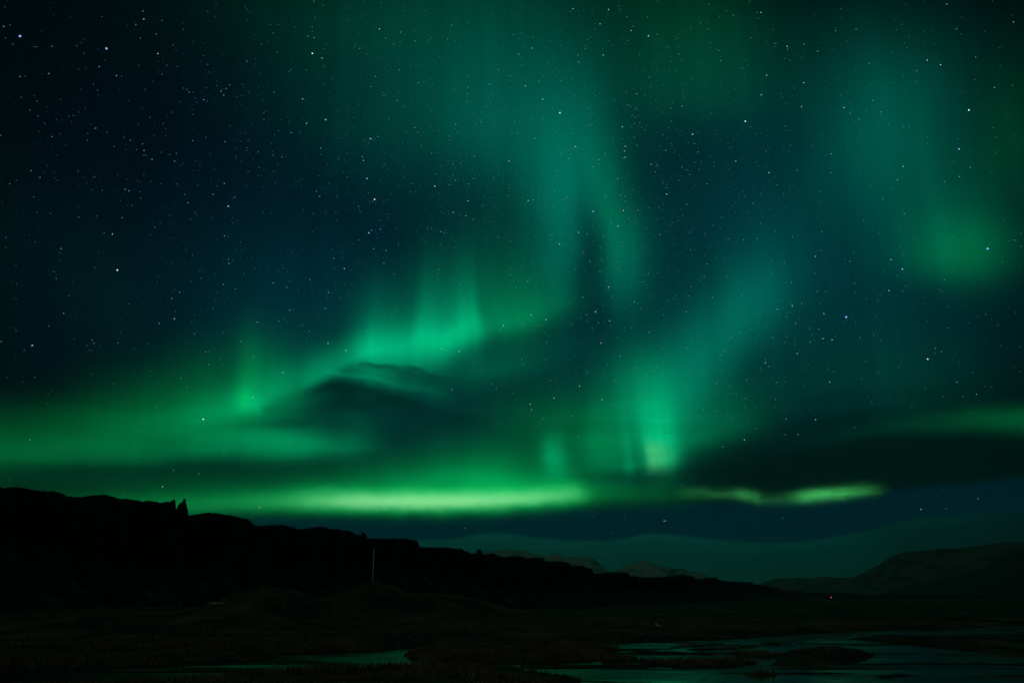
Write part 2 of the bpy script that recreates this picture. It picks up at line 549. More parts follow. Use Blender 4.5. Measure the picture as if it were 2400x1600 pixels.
m_water, nt, b = material('river_water', 0.10, 0.5)
b.inputs['Base Color'].default_value = (0.004, 0.006, 0.006, 1)
b.inputs['IOR'].default_value = 1.33
t = nt.nodes.new('ShaderNodeTexCoord')
h_sum = None
for stretch, scale, w in (((1.0, 2.6, 1), 0.55, 0.5), ((1.0, 2.2, 1), 1.7, 0.30), ((0.8, 1.6, 1), 5.0, 0.12)):
    mp = nt.nodes.new('ShaderNodeMapping')
    mp.inputs['Scale'].default_value = stretch
    mp.inputs['Rotation'].default_value = (0, 0, math.radians(-12))
    nt.links.new(t.outputs['Object'], mp.inputs[0])
    n = nt.nodes.new('ShaderNodeTexNoise')
    n.inputs['Scale'].default_value = scale
    n.inputs['Detail'].default_value = 3
    nt.links.new(mp.outputs[0], n.inputs['Vector'])
    q = nt.nodes.new('ShaderNodeMath')
    q.operation = 'MULTIPLY_ADD'
    nt.links.new(n.outputs['Fac'], q.inputs[0])
    q.inputs[1].default_value = w
    if h_sum is not None:
        nt.links.new(h_sum, q.inputs[2])
    else:
        q.inputs[2].default_value = 0.0
    h_sum = q.outputs[0]
# calm pools and riffled runs
mp = nt.nodes.new('ShaderNodeMapping')
mp.inputs['Scale'].default_value = (0.35, 1.6, 1)
mp.inputs['Rotation'].default_value = (0, 0, math.radians(-10))
nt.links.new(t.outputs['Object'], mp.inputs[0])
n = nt.nodes.new('ShaderNodeTexNoise')
n.inputs['Scale'].default_value = 0.09
n.inputs['Detail'].default_value = 4
nt.links.new(mp.outputs[0], n.inputs['Vector'])
mr = nt.nodes.new('ShaderNodeMapRange')
mr.interpolation_type = 'SMOOTHSTEP'
nt.links.new(n.outputs['Fac'], mr.inputs[0])
mr.inputs[1].default_value = 0.42
mr.inputs[2].default_value = 0.64
mr.inputs[3].default_value = 0.03
mr.inputs[4].default_value = 0.9
bn = nt.nodes.new('ShaderNodeBump')
bn.inputs['Distance'].default_value = 0.55
nt.links.new(mr.outputs[0], bn.inputs['Strength'])
nt.links.new(h_sum, bn.inputs['Height'])
nt.links.new(bn.outputs[0], b.inputs['Normal'])


def snow_rock(name, snow, cut, scale):
    m, nt, b = material(name, 0.9, 0.1)
    c, f = ramp_noise(nt, [(cut - 0.05, (0.02, 0.02, 0.022)), (cut + 0.05, (snow, snow, snow))], scale, 8, (1, 1, 2.2), 0.65)
    nt.links.new(c, b.inputs['Base Color'])
    return m


m_hill_far = snow_rock('snowy_hill', 0.34, 0.44, 0.0035)
m_mount = snow_rock('thin_snow_mountain', 0.11, 0.50, 0.0045)
m_mount_near = snow_rock('bare_mountain', 0.08, 0.60, 0.006)
m_snow, nt, b = material('snow', 0.7, 0.3)
b.inputs['Base Color'].default_value = (0.34, 0.46, 0.52, 1)
m_pole, nt, b = material('white_paint', 0.35, 0.5)
c, f = ramp_noise(nt, [(0.3, (0.70, 0.70, 0.68)), (0.7, (0.82, 0.82, 0.80))], 1.5, 4)
nt.links.new(c, b.inputs['Base Color'])
m_steel, nt, b = material('grey_steel', 0.45, 0.5)
b.inputs['Base Color'].default_value = (0.10, 0.10, 0.11, 1)
b.inputs['Metallic'].default_value = 0.8


def emitter(name, colour, strength, sample=False):
    m = bpy.data.materials.new(name)
    m.use_nodes = True
    nt = m.node_tree
    nt.nodes.clear()
    e = nt.nodes.new('ShaderNodeEmission')
    e.inputs[0].default_value = (*colour, 1)
    e.inputs[1].default_value = strength
    o = nt.nodes.new('ShaderNodeOutputMaterial')
    nt.links.new(e.outputs[0], o.inputs[0])
    if not sample:
        m.cycles.emission_sampling = 'NONE'
    return m


# ------------------------------------------------------------------ ground, one sheet to the horizon
def poly(pts):
    return np.array([on_plane(*p) for p in pts])


far_bank = np.vstack([poly([(-500, 1585), (300, 1566), (522, 1556), (642, 1543), (690, 1533), (800, 1532), (905, 1529), (935, 1522), (985, 1515), (1100, 1511), (1127, 1507), (1268, 1504), (1420, 1511), (1500, 1507), (1711, 1499), (1870, 1485), (2100, 1476), (2400, 1465), (3000, 1448)]),
                      np.array([(6000, 3000), (60000, 60000), (-60000, 60000), (-60000, 20)])])
near_bank = np.vstack([poly([(-600, 1640), (330, 1606), (580, 1587), (797, 1578), (860, 1574), (1000, 1568), (1080, 1570), (1180, 1574), (1290, 1579), (1345, 1588), (1350, 1600), (1320, 1660)]),
                       np.array([(6, 34), (45, 30), (6000, 30), (6000, -60000), (-60000, -60000), (-60000, 10)])])
islets = [
    (poly([(945, 1534), (975, 1520), (1100, 1516), (1270, 1510), (1400, 1512), (1460, 1521), (1425, 1537), (1400, 1550), (1250, 1556), (1000, 1558), (950, 1547)]), 0.55),
    (poly([(1470, 1549), (1600, 1552), (1778, 1550), (1770, 1556), (1720, 1564), (1600, 1567), (1530, 1560)]), 0.28),
    (poly([(1400, 1541), (1500, 1545), (1490, 1551), (1410, 1556)]), 0.25),
    (poly([(1815, 1560), (1812, 1536), (1850, 1522), (1950, 1516), (2020, 1522), (2055, 1538), (2000, 1556), (1920, 1564), (1845, 1570)]), 0.60),
    (poly([(1690, 1530), (1760, 1531), (1850, 1534), (1840, 1542), (1740, 1537)]), 0.25),
    (poly([(1600, 1521), (1715, 1517), (1835, 1503), (1832, 1508), (1740, 1521), (1640, 1527)]), 0.25),
    (poly([(1985, 1497), (2040, 1490), (2110, 1491), (2250, 1491), (2400, 1487), (2600, 1486), (2600, 1548), (2400, 1536), (2300, 1529), (2220, 1520), (2100, 1508)]), 0.45),
    (poly([(1740, 1580), (1840, 1576), (1830, 1584), (1750, 1587)]), 0.2),
    (poly([(1560, 1515), (1700, 1509), (1690, 1513), (1570, 1519)]), 0.2),
    (poly([(1120, 1512), (1290, 1507), (1280, 1510), (1130, 1515)]), 0.12),
    (poly([(2050, 1585), (2110, 1578), (2140, 1583), (2070, 1590)]), 0.15),
]


def signed(P, pg):
    """Signed distance to a polygon, positive inside."""
    x, y = P[:, 0], P[:, 1]
    d = np.full(len(P), 1e18)
    ins = np.zeros(len(P), bool)
    n = len(pg)
    for i in range(n):
        ax, ay = pg[i]
        bx, by = pg[(i + 1) % n]
        ex, ey = bx - ax, by - ay
        t = np.clip(((x - ax) * ex + (y - ay) * ey) / (ex * ex + ey * ey + 1e-9), 0, 1)
        d = np.minimum(d, (x - ax - t * ex) ** 2 + (y - ay - t * ey) ** 2)
        cond = (ay > y) != (by > y)
        xi = ex * (y - ay) / np.where(abs(ey) < 1e-9, 1e-9, ey) + ax
        ins ^= cond & (x < xi)
    d = np.sqrt(d)
    return np.where(ins, d, -d)


def sstep(x, a, b):
    t = np.clip((x - a) / (b - a), 0, 1)
    return t * t * (3 - 2 * t)


POLE_D = 232.0
PX, PY, PZ = at_dist(873, 1368, POLE_D)
HX, HY, HZ = at_dist(640, 1378, 196.0)
QX, QY, QZ = at_dist(1010, 1392, 236.0)


def ground_height(P):
    x, y = P[:, 0], P[:, 1]
    r = np.hypot(x, y)
    wob = fbm(x * 0.10, y * 0.22, 3, 4) * 1.6
    sd_far = signed(P, far_bank) + wob * 1.2
    sd_near = signed(P, near_bank) + wob * 0.8
    open_pool = sstep(np.arctan2(x, y), 0.18, 0.34) * sstep(-r, -120, -80)
    open_pool = np.maximum(open_pool, 0.35 * sstep(-np.arctan2(x, y), 0.06, 0.12))
    bed = -0.09 - 0.14 * open_pool + 0.55 * fbm(x * 0.05 - y * 0.03, y * 0.36, 5, 4)
    bed = np.clip(bed, -0.5, 0.10)
    h = bed

    def raise_to(h, sd, top, slope):
        up = np.clip(sd * slope, -0.5, top)
        return np.where(sd > -2.0, np.maximum(h, up), h)
    for pg, top in islets:
        lo, hi = pg.min(0) - 6, pg.max(0) + 6
        m = (x > lo[0]) & (x < hi[0]) & (y > lo[1]) & (y < hi[1])
        if m.any():
            sd = signed(P[m], pg) + wob[m] * 0.55
            tt = top * (0.75 + 0.7 * fbm(x[m] * 0.25, y[m] * 0.25, 8, 3))
            h[m] = raise_to(h[m], sd, tt, 0.16)
    rough = 0.35 * fbm(x * 0.06, y * 0.06, 12, 5)
    left = sstep(-x, -40, 110) * sstep(y, 70, 240)
    land = 0.7 + rough * sstep(r, 40, 300) * 2.0 + 4.5 * left
    land = land + 1.6 * sstep(r, 400, 2500) + fbm(x * 0.02, y * 0.02, 31, 4) * 1.4 * left
    for cx, cy, cz, sl, sr, sdp in ((PX, PY, PZ, 12, 16, 22), (HX, HY, HZ, 12, 13, 24), (QX, QY, QZ, 18, 24, 24)):
        dx = x - cx
        g = np.exp(-np.where(dx < 0, (dx / sl) ** 2, (dx / sr) ** 2) - ((y - cy) / sdp) ** 2)
        land = land + np.maximum(cz - land, 0) * g
    h = np.where(sd_far > -2, np.maximum(h, np.where(sd_far > 0, np.minimum(sd_far * 0.14, land), sd_far * 0.14)), h)
    eye = 0.9 + 4.4 * sstep(-r, -34, -5) + rough
    h = np.where(sd_near > -2, np.maximum(h, np.where(sd_near > 0, np.minimum(sd_near * 0.14, eye), sd_near * 0.14)), h)
    return h


ang = np.radians(np.concatenate([np.arange(-180, -42, 4.0), np.arange(-42, 42, 0.105), np.arange(42, 180, 4.0)]))
rad = np.concatenate([[0.0], np.geomspace(3, 48, 24), 48 * 1.0062 ** np.arange(1, 270), 48 * 1.0062 ** 269 * np.geomspace(1.03, 240, 70)])
AA, RR = np.meshgrid(ang, rad)
GP = np.stack([np.sin(AA) * RR, np.cos(AA) * RR], -1).reshape(-1, 2)
GZ = ground_height(GP)
structure(mesh_obj('ground', np.column_stack([GP, GZ]), grid_faces(len(rad), len(ang), True)[:, ::-1], m_land))

wx = np.array([(-900, 15), (900, 15), (900, 900), (-900, 900)], float)
structure(mesh_obj('river', np.column_stack([wx, np.zeros(4)]), np.array([[0, 1, 2, 3]]), m_water))

# ------------------------------------------------------------------ the long rock wall
def Z(pts, ox, oy, k):
    return [(ox + x / k, oy + y / k) for x, y in pts]


sil = [(-700, 1046), (-420, 1085), (-240, 1112), (-120, 1118), (-60, 1138)]
sil += Z([(0, 163), (40, 170), (90, 162), (150, 160), (230, 170), (300, 185), (330, 193), (400, 195), (450, 205), (490, 195), (545, 210), (595, 228), (603, 245), (680, 253), (740, 255), (800, 243), (850, 234), (960, 235), (1030, 243), (1060, 252), (1100, 265), (1140, 272), (1180, 268), (1260, 280), (1310, 288), (1400, 290), (1440, 294), (1470, 306), (1480, 318), (1530, 302), (1556, 294), (1600, 345), (1640, 380), (1700, 430), (1735, 446), (1750, 447), (1780, 435), (1850, 410), (1925, 390), (1940, 400), (1945, 413), (1965, 400), (1990, 398), (2012, 392), (2015, 407), (2055, 410), (2060, 417), (2110, 416), (2160, 430), (2230, 448), (2280, 452), (2305, 470), (2312, 497)], 0, 1100, 3.92)
sil += Z([(352, 303), (385, 318), (425, 320), (430, 330), (480, 320), (570, 313), (630, 310), (690, 318), (740, 335), (755, 345), (820, 355), (900, 343), (980, 332), (1040, 332), (1062, 340), (1068, 350), (1200, 357), (1260, 370), (1290, 385), (1300, 400), (1340, 407), (1417, 435), (1600, 437), (1690, 436), (1705, 443), (1770, 438), (1830, 450), (1835, 458), (1868, 455), (1873, 500), (1895, 514), (2030, 516), (2060, 520), (2210, 524), (2240, 533)], 500, 1150, 3.92)
sil += Z([(300, 335), (325, 332), (330, 365), (350, 373), (375, 355), (388, 365), (405, 378), (440, 376), (450, 405), (520, 412), (590, 415), (593, 380), (620, 380), (650, 395), (700, 412), (740, 408), (755, 402), (850, 408), (890, 418), (930, 422), (970, 430), (1000, 420), (1035, 412), (1070, 420), (1090, 447), (1190, 450), (1210, 450), (1300, 455), (1306, 490), (1330, 494), (1440, 490), (1460, 505), (1510, 515), (1533, 562), (1590, 562), (1640, 565), (1670, 550), (1780, 550), (1842, 555), (1846, 580), (1920, 588), (1960, 596), (2080, 600), (2130, 600), (2180, 593), (2200, 588), (2240, 600)], 1000, 1200, 3.92)
sil += Z([(300, 600), (350, 580), (415, 572), (425, 582), (497, 588), (508, 625), (530, 630), (595, 632), (605, 605), (660, 600), (700, 605), (730, 620), (800, 630), (950, 638), (1030, 645), (1040, 660), (1170, 672), (1190, 685), (1240, 692), (1275, 685), (1305, 720), (1380, 722), (1430, 717), (1500, 732), (1660, 738), (1800, 735), (1850, 738), (1885, 765), (1895, 740), (1960, 742), (2040, 755), (2180, 762), (2220, 745), (2280, 770), (2352, 770)], 1500, 1200, 3.92)
sil += [(2160, 1394), (2260, 1394.5), (2400, 1394.5), (2700, 1395)]
sil = sorted(sil)
SX = np.array([p[0] for p in sil]); SY = np.array([p[1] for p in sil])
A_W = math.radians(azel(1965, HORIZON)[0])
WD = np.array([math.sin(A_W), math.cos(A_W)])
WN = np.array([math.cos(A_W), -math.sin(A_W)])           # towards the viewer's side
Q0 = np.array(at_dist(0, 1141, 243.0)[:2])
OFF = float(Q0 @ WN)                                     # negative: the wall lies to the left


def wall_dist(x, y):
    d = ray(x, y)
    u = np.array([d.x, d.y]); u /= np.linalg.norm(u)
    den = float(u @ WN)
    return OFF / den if den < -1e-3 else 1e9


cols_x = np.unique(np.concatenate([np.arange(-700, 2700, 1.6), SX]))
cols = []
for x in cols_x:
    y = float(np.interp(x, SX, SY)) + (2.4 * float(vnoise(x * 0.13, 1.7, 301)) + 2.2 * float(np.round(vnoise(x * 0.31, 5.3, 307) * 3) / 3) * 1.4) * (1 if vnoise(x * 0.021, 9.1, 303) > -0.12 else 0.25)
    dist = min(wall_dist(x, y), 2950.0)
    cols.append(at_dist(x, y, dist))
cols = np.array(cols)
tan = np.gradient(cols[:, :2], axis=0)
kern = np.ones(9) / 9
tan = np.column_stack([np.convolve(tan[:, k], kern, 'same') for k in (0, 1)])
tan /= np.linalg.norm(tan, axis=1)[:, None]
nrm = np.column_stack([tan[:, 1], -tan[:, 0]])            # right of the wall's run: towards the river
arc = np.concatenate([[0], np.cumsum(np.linalg.norm(np.diff(cols[:, :2], axis=0), axis=1))])
rows = []
for back, dz in ((-400, -30), (-120, -9), (-40, -3.2), (-12, -1.1), (-3.5, -0.35)):
    z = cols[:, 2] + dz + (fbm(arc * 0.05, arc * 0 + back, 61, 3) * 1.0 - 0.3) * (back < -4)
    rows.append(np.column_stack([cols[:, :2] + nrm * back, z]))
rows.append(cols.copy())
FR = 34
foot = 3.0
rockh = 0.50 + 0.16 * fbm(arc * 0.02, arc * 0, 44, 3)
for k in range(1, FR + 1):
    t = k / FR
    hh = cols[:, 2] - foot
    z = cols[:, 2] - hh * t
    blocks = np.round((vnoise(arc * 0.22, z * 0.05, 71) + 0.5) * 5) / 5 * 2.6 + fbm(arc * 0.5, z * 0.3, 75, 3) * 1.3
    face = 0.6 + blocks * min(1.0, t * 6) + t * 5.0
    tal = np.maximum(t - rockh, 0) * hh * 1.45
    off = face + tal + fbm(arc * 0.15, z * 0.15, 81, 3) * 1.6 * (t > 0.4)
    rows.append(np.column_stack([cols[:, :2] + nrm * off[:, None], z]))
rows.append(np.column_stack([cols[:, :2] + nrm * (rows[-1][:, :2] - cols[:, :2] + 0).__mul__(nrm).sum(1)[:, None] + nrm * 8, np.full(len(cols), -1.5)]))
W = np.array(rows)
structure(mesh_obj('cliff', W.reshape(-1, 3), grid_faces(len(rows), len(cols))[:, ::-1], m_rock, smooth_shade=False))


def rock(name, levels, x_mid, squeeze, seed, label, cat='rock', depth=0.7, back=0.0):
    """A free-standing rock: rings between its left and right edge at each height."""
    y0 = levels[-1][0]
    dist = wall_dist(x_mid, y0) + back
    NS = 20
    lv = []
    for i in range(len(levels) - 1):
        for s in range(3):
            t = s / 3
            lv.append(tuple(levels[i][k] * (1 - t) + levels[i + 1][k] * t for k in range(3)))
    lv.append(levels[-1])
    bx, by, bz = at_dist(x_mid, y0, dist)
    u = Vector((bx, by, 0)).normalized()
    rt = Vector((u.y, -u.x, 0))
    verts = []
    for y, xl, xr in lv:
        pl, pr = Vector(at_dist(xl, y, dist)), Vector(at_dist(xr, y, dist))
        cxy = (pl + pr) / 2 - Vector((bx, by, bz))
        w = max((pr - pl).dot(rt) / 2, 0.05)
        for k in range(NS):
            a = 2 * math.pi * k / NS
            ca, sa = math.cos(a), math.sin(a)
            e = (abs(ca) ** squeeze + abs(sa) ** squeeze) ** (-1 / squeeze)
            j = 1.0 if abs(sa) < 0.2 else 1 + 0.35 * float(vnoise(k * 0.9, y * 0.25, seed))
            p = rt * (cxy.dot(rt) + w * e * ca) + u * (w * depth * e * sa * j + 1.5 * float(vnoise(y * 0.2, 3.3, seed)))
            verts.append((p.x, p.y, cxy.z))
    n = len(lv)
    faces = grid_faces(n, NS, True)
    top = len(verts)
    verts.append(tuple(np.mean(np.array(verts[:NS]), 0) + np.array((0, 0, 0.05))))
    cap = np.array([[top, (k + 1) % NS, k, k] for k in range(NS)])
    me = bpy.data.meshes.new(name)
    me.from_pydata(verts, [], [tuple(int(v) for v in q) for q in faces] + [(top, (k + 1) % NS, k) for k in range(NS)])
    me.materials.append(m_rock)
    o = bpy.data.objects.new(name, me)
    COL.objects.link(o)
    o.location = (bx, by, bz)
    tag(o, label, cat)
    return o


def ZL(rows_, ox, oy, k):
    return [(oy + y / k, ox + a / k, ox + b_ / k) for y, a, b_ in rows_]


rock('rock_pinnacle', ZL([(270, 1681, 1709), (286, 1680, 1708), (290, 1683, 1704), (300, 1668, 1706), (314, 1650, 1711), (318, 1640, 1713), (348, 1626, 1720), (372, 1622, 1725), (395, 1614, 1731), (425, 1606, 1728), (445, 1598, 1727), (520, 1580, 1745)], 0, 1100, 3.92), 430, 3.0, 5,
     'tall pointed rock pinnacle with a small square cap, at the step in the cliff edge', 'rock pinnacle')
rock('rock_slab', ZL([(278, 1602, 1609), (283, 1578, 1611), (293, 1566, 1612), (310, 1562, 1613), (345, 1556, 1616), (390, 1545, 1622), (460, 1535, 1635)], 0, 1100, 3.92), 405, 5.0, 9,
     'upright slab of rock with a sharp vertical side, just left of the tall pointed pinnacle', 'rock slab', 0.5, 1.0)
rock('rock_pillar', ZL([(378, 1367, 1380), (385, 1361, 1391), (396, 1359, 1398), (410, 1356, 1405), (425, 1354, 1412), (445, 1350, 1419), (500, 1342, 1430)], 500, 1150, 3.92), 853, 2.6, 13,
     'small pointed rock on the cliff edge almost straight above the white flagpole', 'rock')
rock('rock_pillar', ZL([(340, 472, 492), (345, 463, 502), (354, 458, 509), (375, 457, 513), (400, 456, 518), (420, 455, 522), (470, 450, 528)], 1000, 1200, 3.92), 1124, 3.6, 17,
     'square rock pillar with a rounded top standing alone in a gap of the low cliff edge', 'rock pillar')

# ------------------------------------------------------------------ mountains behind
def mountain(name, pts, dist, mat, seed, rough=0.20, spread=2.4):
    xs = np.arange(pts[0][0], pts[-1][0], 3.0)
    px = np.array([p[0] for p in pts]); py = np.array([p[1] for p in pts])
    ys = np.interp(xs, px, py) + fbm(xs * 0.05, xs * 0, seed, 5) * 3.6
    C = np.array([at_dist(x, y, dist) for x, y in zip(xs, ys)])
    C[:, 2] = np.maximum(C[:, 2], 1.0)
    U = C[:, :2] / np.linalg.norm(C[:, :2], axis=1)[:, None]
    hmax = C[:, 2].max()
    s = np.arange(len(xs)) * 3.0 / F * dist
    R = []
    for t in np.concatenate([np.linspace(1, 0, 12)[:-1] * -1.2, np.linspace(0, 1, 34)]):
        a = abs(t)
        prof = (1 - a) ** 1.25 if a <= 1 else 0
        n = fbm(s / (hmax * 0.55), s * 0 + t * 3.2, seed + 9, 5)
        z = C[:, 2] * prof * (1 + rough * 3.0 * n * min(1, a * 4)) - (8 if a >= 1 else 0)
        d = -t * hmax * spread + n * hmax * 0.25 * min(1, a * 5)
        R.append(np.column_stack([C[:, :2] + U * d[:, None], z]))
    R = np.array(R)
    return structure(mesh_obj(name, R.reshape(-1, 3), grid_faces(len(R), len(xs)), mat))


mountain('snowy_hill', [(1040, 1330), (1090, 1300), (1133, 1292), (1189, 1288), (1209, 1287), (1237, 1292), (1255, 1298), (1283, 1304), (1301, 1296), (1314, 1300), (1327, 1306), (1342, 1306), (1357, 1303), (1372, 1303), (1383, 1305), (1398, 1314), (1411, 1326), (1428, 1340), (1470, 1390)], 15000, m_hill_far, 101)
mountain('snowy_hill', [(1400, 1380), (1440, 1338), (1459, 1327), (1472, 1322), (1497, 1315), (1510, 1314), (1531, 1321), (1551, 1325), (1584, 1331), (1610, 1336), (1640, 1340), (1653, 1348), (1690, 1362), (1760, 1392)], 13000, m_hill_far, 113)
mountain('low_hill', [(1690, 1392), (1760, 1372), (1824, 1355), (1900, 1352), (1985, 1351), (2060, 1362), (2160, 1394)], 12000, m_mount, 127)
mountain('mountain', [(1840, 1396), (1900, 1385), (1980, 1362), (2030, 1338), (2060, 1322), (2085, 1306), (2110, 1296), (2155, 1290), (2250, 1283), (2330, 1272), (2400, 1268), (2500, 1255), (2800, 1230), (3100, 1260)], 9500, m_mount, 131)
mountain('mountain', [(2060, 1397), (2100, 1376), (2200, 1354), (2300, 1332), (2340, 1310), (2400, 1282), (2600, 1230), (3000, 1210)], 6500, m_mount_near, 149)

# ------------------------------------------------------------------ flagpole on the grassy knoll
def tube(name, pts, radii, mat, parent, n=14):
    vs = []
    for (x, y, z), r in zip(pts, radii):
        for k in range(n):
            a = 2 * math.pi * k / n
            vs.append((x + r * math.cos(a), y + r * math.sin(a), z))
    vs.append(pts[0]); vs.append(pts[-1])
    m = len(pts) * n
    fs = [tuple(int(v) for v in q) for q in grid_faces(len(pts), n, True)]
    fs += [(m, (k + 1) % n, k) for k in range(n)] + [(m + 1, (len(pts) - 1) * n + k, (len(pts) - 1) * n + (k + 1) % n) for k in range(n)]
    me = bpy.data.meshes.new(name)
    me.from_pydata(vs, [], fs)
    for p in me.polygons:
        p.use_smooth = True
    me.materials.append(mat)
    o = bpy.data.objects.new(name, me)
    COL.objects.link(o)
    o.parent = parent
    return o


gz = float(ground_height(np.array([[PX, PY]]))[0])
flag = bpy.data.objects.new('flagpole', None)
COL.objects.link(flag)
flag.location = (PX, PY, gz)
tag(flag, 'bare white flagpole without a flag, alone on the grassy knoll below the cliff', 'flagpole')
HT = (1368 - 1291) / F * POLE_D
tube('pole', [(0, 0, 0.36), (0, 0, HT * 0.4), (0, 0, HT)], [0.17, 0.15, 0.11], m_pole, flag)
tube('base', [(0, 0, -0.4), (0, 0, 0.22), (0, 0, 0.36)], [0.34, 0.34, 0.24], m_steel, flag)
tube('finial', [(0, 0, HT), (0, 0, HT + 0.05), (0, 0, HT + 0.14), (0, 0, HT + 0.20)], [0.05, 0.11, 0.11, 0.03], m_pole, flag)
flag.rotation_euler = (0, math.radians(-0.3), 0)

# ------------------------------------------------------------------ the red lamp on the dark plain
LD = 430.0
LX, LY, LZ = at_dist(1948.5, 1399.0, LD)
lgz = float(ground_height(np.array([[LX, LY]]))[0])
lamp = bpy.data.objects.new('red_lamp', None)
COL.objects.link(lamp)
lamp.location = (LX, LY, lgz)
tag(lamp, 'small lit red lamp on a dark post, where the cliff meets the plain', 'lamp')
top = LZ - lgz
tube('post', [(0, 0, -0.3), (0, 0, top - 0.34)], [0.07, 0.05], m_steel, lamp)
tube('lamp_housing', [(0, 0, top - 0.34), (0, 0, top - 0.24), (0, 0, top - 0.20)], [0.10, 0.26, 0.26], m_steel, lamp)
tube('lens', [(0, 0, top - 0.20), (0, 0, top), (0, 0, top + 0.2)], [0.22, 0.27, 0.10], emitter('red_light', (1.0, 0.05, 0.11), 1.3, True), lamp)

# ------------------------------------------------------------------ patches of old snow
def snow_patch(outline, dist, thick, label, seed):
    pts = [Vector(at_dist(x, y, dist)) for x, y in outline]
    c = sum(pts, Vector()) / len(pts)
    u = Vector((c.x, c.y, 0)).normalized()
    rt = Vector((u.y, -u.x, 0))
    NA, NR = 48, 6
    ring = []
    n = len(pts)
    for k in range(NA):
        f = k / NA * n
        i = int(f); t = f - i
        p = pts[i].lerp(pts[(i + 1) % n], t) - c
        ring.append(p)
    vs, slope = [], 0.28
    zg = float(ground_height(np.array([[c.x, c.y]]))[0])
    for r in range(NR + 1):
        q = r / NR
        for k in range(NA):
            p = ring[k]
            a, hgt = p.dot(rt), p.z
            back = hgt / slope * 0.35
            bul = thick * (1 - q * q)
            w = 1 + 0.18 * float(vnoise(k * 0.6, q * 3, seed)) * q
            v = rt * a * q * w + u * (back * q - bul * 0.4)
            vs.append((v.x, v.y, hgt * q + bul * 0.35))
    fs = [tuple(int(v) for v in q) for q in grid_faces(NR + 1, NA, True)]
    me = bpy.data.meshes.new('snow_patch')
    me.from_pydata(vs, [], fs)
    for p in me.polygons:
        p.use_smooth = True
    me.materials.append(m_snow)
    o = bpy.data.objects.new('snow_patch', me)
    COL.objects.link(o)
    o.location = c
    tag(o, label, 'snow patch')
    return o


snow_patch([(1534, 1462), (1538, 1460), (1543, 1462), (1547, 1465), (1552, 1467), (1550, 1468), (1545, 1467), (1540, 1466), (1536, 1465)], 172.0, 0.25,
           'small pale bluish snow patch on the dark far bank, alone near the river bend', 3)
snow_patch([(484, 1413.4), (496, 1411.6), (506, 1409.5), (511, 1411.6), (527, 1412.6), (520, 1413.6), (500, 1414.2)], 150.0, 0.08,
           'faint grey snow patch on the dark moor below the cliff, left of the flagpole', 6)

# ------------------------------------------------------------------ dry grass on banks, islets and knoll
def scatter(n, pick):
    out = []
    while len(out) < n:
        out.extend(pick(n))
    return np.array(out[:n])


pts_g = []
for (pg, topz), dens in zip(islets, (9000, 500, 300, 700, 300, 300, 300, 100, 150, 150, 60)):
    lo, hi = pg.min(0), pg.max(0)
    q = lo + RNG.random((dens * 3, 2)) * (hi - lo)
    q = q[signed(q, pg) > 0.3][:dens]
    pts_g.append(q)


def sector(n, x0, x1, d0, d1):
    a = np.radians(np.array([azel(x0, HORIZON)[0], azel(x1, HORIZON)[0]]))
    th = a[0] + RNG.random(n) * (a[1] - a[0])
    d = np.sqrt(d0 ** 2 + RNG.random(n) * (d1 ** 2 - d0 ** 2))
    return np.column_stack([np.sin(th) * d, np.cos(th) * d])


pts_g.append(sector(26000, -40, 1500, 52, 130))
pts_g.append(sector(26000, -40, 2440, 90, 260))
pts_g.append(sector(9000, 480, 1120, 150, 250))
G = np.vstack(pts_g)
for k in (3, 6):                                        # grass thinned on these two islets so they stay dark
    G = G[(signed(G, islets[k][0]) < -0.5) | (RNG.random(len(G)) < 0.12)]
gzv = ground_height(G)
clump = fbm(G[:, 0] * 0.12, G[:, 1] * 0.2, 91, 3)
keep = (gzv > 0.12) & (clump + RNG.random(len(G)) * 0.5 > 0.02)
G, gzv, clump = G[keep], gzv[keep], clump[keep]
NB = 3
base = np.repeat(np.column_stack([G, gzv - 0.05]), NB, 0)
n = len(base)
base[:, :2] += RNG.normal(0, 0.22, (n, 2))
ht = (0.22 + 0.45 * RNG.random(n)) * np.repeat(0.8 + clump, NB)
th = RNG.random(n) * 2 * math.pi
w = 0.05 + 0.06 * RNG.random(n)
lean = RNG.normal(0, 0.22, (n, 2)) * ht[:, None]
v0 = base.copy(); v0[:, 0] -= np.cos(th) * w; v0[:, 1] -= np.sin(th) * w
v1 = base.copy(); v1[:, 0] += np.cos(th) * w; v1[:, 1] += np.sin(th) * w
v2 = base.copy(); v2[:, :2] += lean; v2[:, 2] += ht
gv = np.stack([v0, v1, v2], 1).reshape(-1, 3)
go = mesh_obj('dry_grass', gv, np.arange(n * 3).reshape(-1, 3), m_grass, smooth_shade=False)
go['kind'] = 'stuff'

# ------------------------------------------------------------------ night air between here and the hills
hm = bpy.data.materials.new('night_air')
hm.use_nodes = True
hm.node_tree.nodes.clear()
hv = hm.node_tree.nodes.new('ShaderNodeVolumePrincipled')
hv.inputs['Color'].default_value = (0.95, 0.98, 1.0, 1)
hv.inputs['Density'].default_value = 3.0e-5
hv.inputs['Anisotropy'].default_value = 0.6
ho = hm.node_tree.nodes.new('ShaderNodeOutputMaterial')
hm.node_tree.links.new(hv.outputs[0], ho.inputs['Volume'])
hx = np.array([(x, y, z) for z in (-40, 1000) for x, y in ((-70000, -70000), (70000, -70000), (70000, 70000), (-70000, 70000))], float)
hz = mesh_obj('haze', hx, np.array([[3, 2, 1, 0], [4, 5, 6, 7], [0, 1, 5, 4], [1, 2, 6, 5], [2, 3, 7, 6], [3, 0, 4, 7]]), hm, smooth_shade=False)
hz['kind'] = 'stuff'

